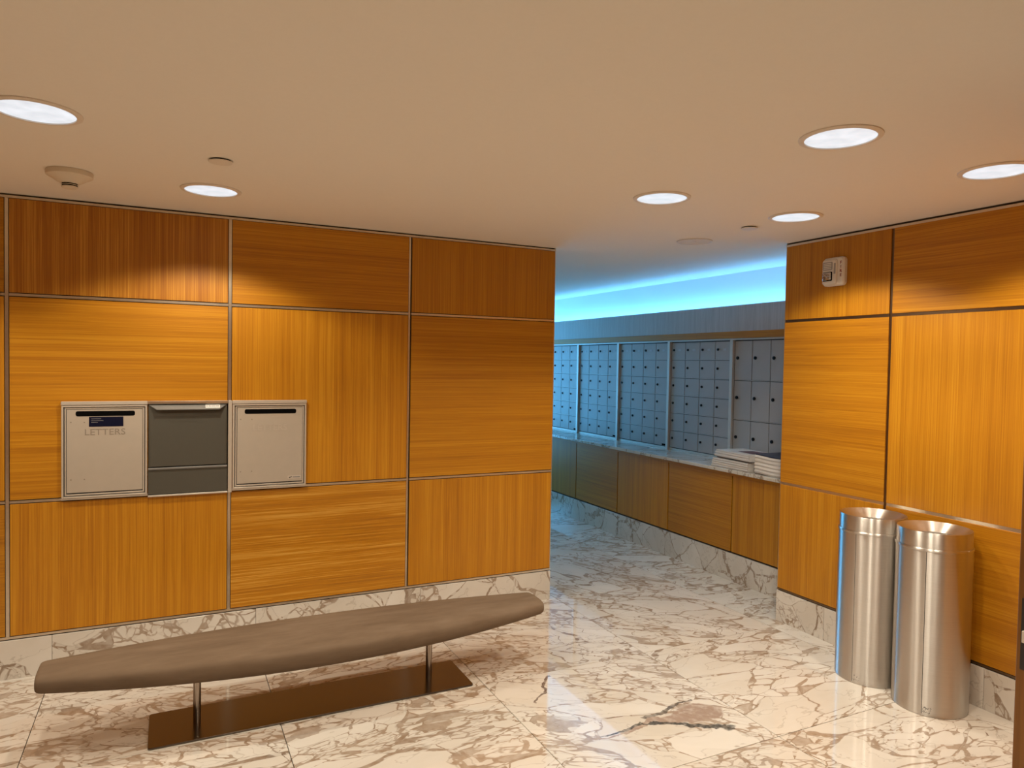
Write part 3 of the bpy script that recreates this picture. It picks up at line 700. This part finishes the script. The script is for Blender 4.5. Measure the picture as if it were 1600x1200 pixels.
t = .008; o = paper(3.90, 4.16, 3.48, 3.862, z, t-.001, M['cover'], 'dark-covered magazine on top of the wavy stack', GB, wav=.007, name='magazine'); o['category'] = 'magazine'; z += t

# ------------------------------------------------------------------ fire alarm strobe
fa = empty('fire_alarm', (XR, 2.938, 2.215)); tag(fa, 'white wall fire alarm with strobe and red FIRE lettering', 'fire alarm')
tfR = lambda u, v, d: (XR-.0005-d, u, v)      # u = y
bm = BM(); rrect(bm, 2.864, 3.013, 2.132, 2.300, 0, .030, .022, tfR, inset=.008); body = mk('housing', bm, M['white'], fa, (XR, 2.938, 2.215), smooth=False)
bm = BM(); rrect(bm, 2.905, 3.003, 2.142, 2.286, .030, .044, .012, tfR, inset=.005); mk('front_cover', bm, M['white'], body, (XR-.03, 2.95, 2.215))
bm = BM(); rrect(bm, 2.930, 2.996, 2.225, 2.272, .044, .0455, .006, tfR); gr = mk('horn_grille', bm, M['grey_plastic'], body, (XR-.044, 2.96, 2.25))
for k in range(4):
    mkbox('grille_slat', (XR-.048, XR-.0455, 2.936, 2.990, 2.231+k*.010, 2.236+k*.010), M['white'], gr)
mkbox('side_recess', (XR-.0455, XR-.0435, 2.909, 2.920, 2.200, 2.262), M['grey_plastic'], body)
bm = BM(); rrect(bm, 2.930, 2.996, 2.160, 2.214, .0435, .0452, .006, tfR); bz = mk('strobe_bezel', bm, M['black'], body, (XR-.044, 2.96, 2.18))
bm = BM(); rrect(bm, 2.934, 2.993, 2.164, 2.210, .0445, .057, .006, tfR, inset=.008); mk('strobe_lens', bm, M['strobe'], body, (XR-.05, 2.96, 2.185))
RY = Matrix(((0, 0, -1), (-1, 0, 0), (0, 1, 0))).to_4x4()
for k, ch in enumerate('FIRE'):
    text_mesh('red_letter', ch, .023, .0004, M['red_print'], body, Matrix.Translation((XR-.0312, 2.883, 2.264-.0245*k)) @ RY, bold=.0007)

# ------------------------------------------------------------------ ceiling fittings
def downlight(x, y, label):
    d = empty('downlight', (x, y, H)); tag(d, label, 'ceiling light', 'recessed downlights')
    bm = BM(); lathe(bm, [(.136, H-.0003), (.135, H-.004), (.124, H-.008), (.1165, H-.007), (.1165, H-.0003)], x, y, 56); mk('trim_ring', bm, M['trim_ring'], d, (x, y, H), smooth=True)
    bm = BM(); disc(bm, .1168, H-.0025, x, y, 56); bmesh.ops.recalc_face_normals(bm, faces=bm.faces)
    for f in bm.faces:
        if f.normal.z > 0: f.normal_flip()
    mk('lens', bm, M['lens'], d, (x, y, H), recalc=False)
    li = bpy.data.lights.new('lamp', 'SPOT'); li.energy = LAMP_W; li.color = WARM; li.spot_size = math.radians(134); li.spot_blend = .28; li.shadow_soft_size = .06
    li.use_nodes = True; nt = li.node_tree; N = nt.nodes; em = N['Emission']
    tc = N.new('ShaderNodeTexCoord'); sp = N.new('ShaderNodeSeparateXYZ'); nt.links.new(tc.outputs['Normal'], sp.inputs[0])
    ab = N.new('ShaderNodeMath'); ab.operation = 'ABSOLUTE'; nt.links.new(sp.outputs[2], ab.inputs[0])
    pw = N.new('ShaderNodeMath'); pw.operation = 'POWER'; pw.inputs[1].default_value = .45; nt.links.new(ab.outputs[0], pw.inputs[0])
    mu = N.new('ShaderNodeMath'); mu.operation = 'MULTIPLY'; mu.inputs[1].default_value = 1.3; nt.links.new(pw.outputs[0], mu.inputs[0]); nt.links.new(mu.outputs[0], em.inputs['Strength'])
    lo = bpy.data.objects.new('lamp', li); COL.objects.link(lo); lo.location = (x, y, H-.016); adopt(lo, d)
for x, y, lb_ in ((-.393, 2.792, 'round recessed downlight before the wall drops, away from the smoke detector'),
                  (.183, 3.676, 'round recessed downlight close above the letter drops'),
                  (2.088, 1.720, 'round recessed downlight standing off the bins in the outer row'),
                  (2.112, 2.732, 'round recessed downlight in the middle of the ceiling before the passage'),
                  (2.977, 2.717, 'round recessed downlight nearest the fire alarm'),
                  (2.967, 1.703, 'round recessed downlight nearest the wall above the bins'),
                  (-1.60, 3.676, 'round recessed downlight further along the mail drop wall'),
                  (.85, .95, 'round recessed downlight over the open floor before the bench'),
                  (-.393, 1.20, 'round recessed downlight over the floor behind the bench'),
                  (.85, -.60, 'round recessed downlight over the open floor by the back wall'),
                  (2.088, .25, 'round recessed downlight beside the open door')):
    downlight(x, y, lb_)
sd = empty('smoke_detector', (-.386, 3.627, H)); tag(sd, 'tan domed smoke detector on the ceiling', 'smoke detector')
bm = BM(); lathe(bm, [(.088, H-.0003), (.090, H-.006), (.089, H-.022), (.082, H-.027), (.066, H-.034), (.050, H-.046), (.034, H-.053)], -.386, 3.627, 48); disc(bm, .034, H-.053, -.386, 3.627, 48); mk('base', bm, M['tan_plastic'], sd, (-.386, 3.627, H), smooth=True)
bm = BM(); lathe(bm, [(.029, H-.053), (.029, H-.066)], -.386, 3.627, 40); mk('sensing_slot', bm, M['black'], sd, (-.386, 3.627, H-.055), smooth=True)
bm = BM(); lathe(bm, [(.0315, H-.0578), (.032, H-.0590), (.0315, H-.0602)], -.386, 3.627, 40); mk('slot_ring', bm, M['tan_plastic'], sd, (-.386, 3.627, H-.057), smooth=True)
bm = BM(); lathe(bm, [(.031, H-.065), (.031, H-.070), (.024, H-.075)], -.386, 3.627, 40); disc(bm, .024, H-.075, -.386, 3.627, 40); disc(bm, .031, H-.065, -.386, 3.627, 40); mk('cap', bm, M['tan_plastic'], sd, (-.386, 3.627, H-.066), smooth=True)
def sprinkler(x, y, r, label, mat):
    s = empty('sprinkler_cover', (x, y, H)); tag(s, label, 'sprinkler', 'concealed sprinkler covers')
    bm = BM(); lathe(bm, [(r*.86, H-.0003), (r*.86, H-.006)], x, y, 36); mk('neck', bm, M['black'], s, (x, y, H), smooth=True)
    bm = BM(); lathe(bm, [(r, H-.006), (r, H-.009), (r*.96, H-.0105)], x, y, 36); disc(bm, r*.96, H-.0105, x, y, 36); disc(bm, r, H-.006, x, y, 36); mk('cover_plate', bm, mat, s, (x, y, H-.01), smooth=True)
sprinkler(.190, 3.108, .046, 'small tan sprinkler cover plate between the two mail drop downlights', M['cap_paint'])
sprinkler(2.981, 3.049, .046, 'small white sprinkler cover plate beside the ceiling speaker', M['white'])
sk = empty('ceiling_speaker', (3.022, 3.565, H)); tag(sk, 'flush round ceiling speaker with thin pale rim', 'speaker')
bm = BM(); lathe(bm, [(.112, H-.0003), (.112, H-.005), (.105, H-.006), (.101, H-.003)], 3.022, 3.565, 48); mk('rim', bm, M['white'], sk, (3.022, 3.565, H), smooth=True)
bm = BM(); disc(bm, .102, H-.003, 3.022, 3.565, 48); mk('grille', bm, M['cap_paint'], sk, (3.022, 3.565, H))
bm = BM(); cyl(bm, (3.022, 3.565, H-.0031), (3.022, 3.565, H-.006), .010, 16); mk('centre_boss', bm, M['white'], sk, (3.022, 3.565, H-.004))

# ------------------------------------------------------------------ open door at the entry (only its latch edge reaches the frame)
DX, DY = 1.95, 1.0303
door = mkbox('door_1', (DX, 2.855, DY-.045, DY, .008, 2.12), M['door_wood'], bev=.002); tag(door, 'open wood door in a shaded tone, seen edge-on with its latch plate', 'door', kind='structure')
bm = BM(); rrect(bm, DY-.0345, DY-.0105, .884, 1.066, .0, .0014, .002, lambda u, v, d: (DX-.0002-d, u, v)); pl = mk('latch_plate', bm, M['latch'], door, (DX, DY-.0225, .975))
mkbox('latch_bolt', (DX-.009, DX-.0016, DY-.029, DY-.016, .955, .985), M['alu'], pl, bev=.001)
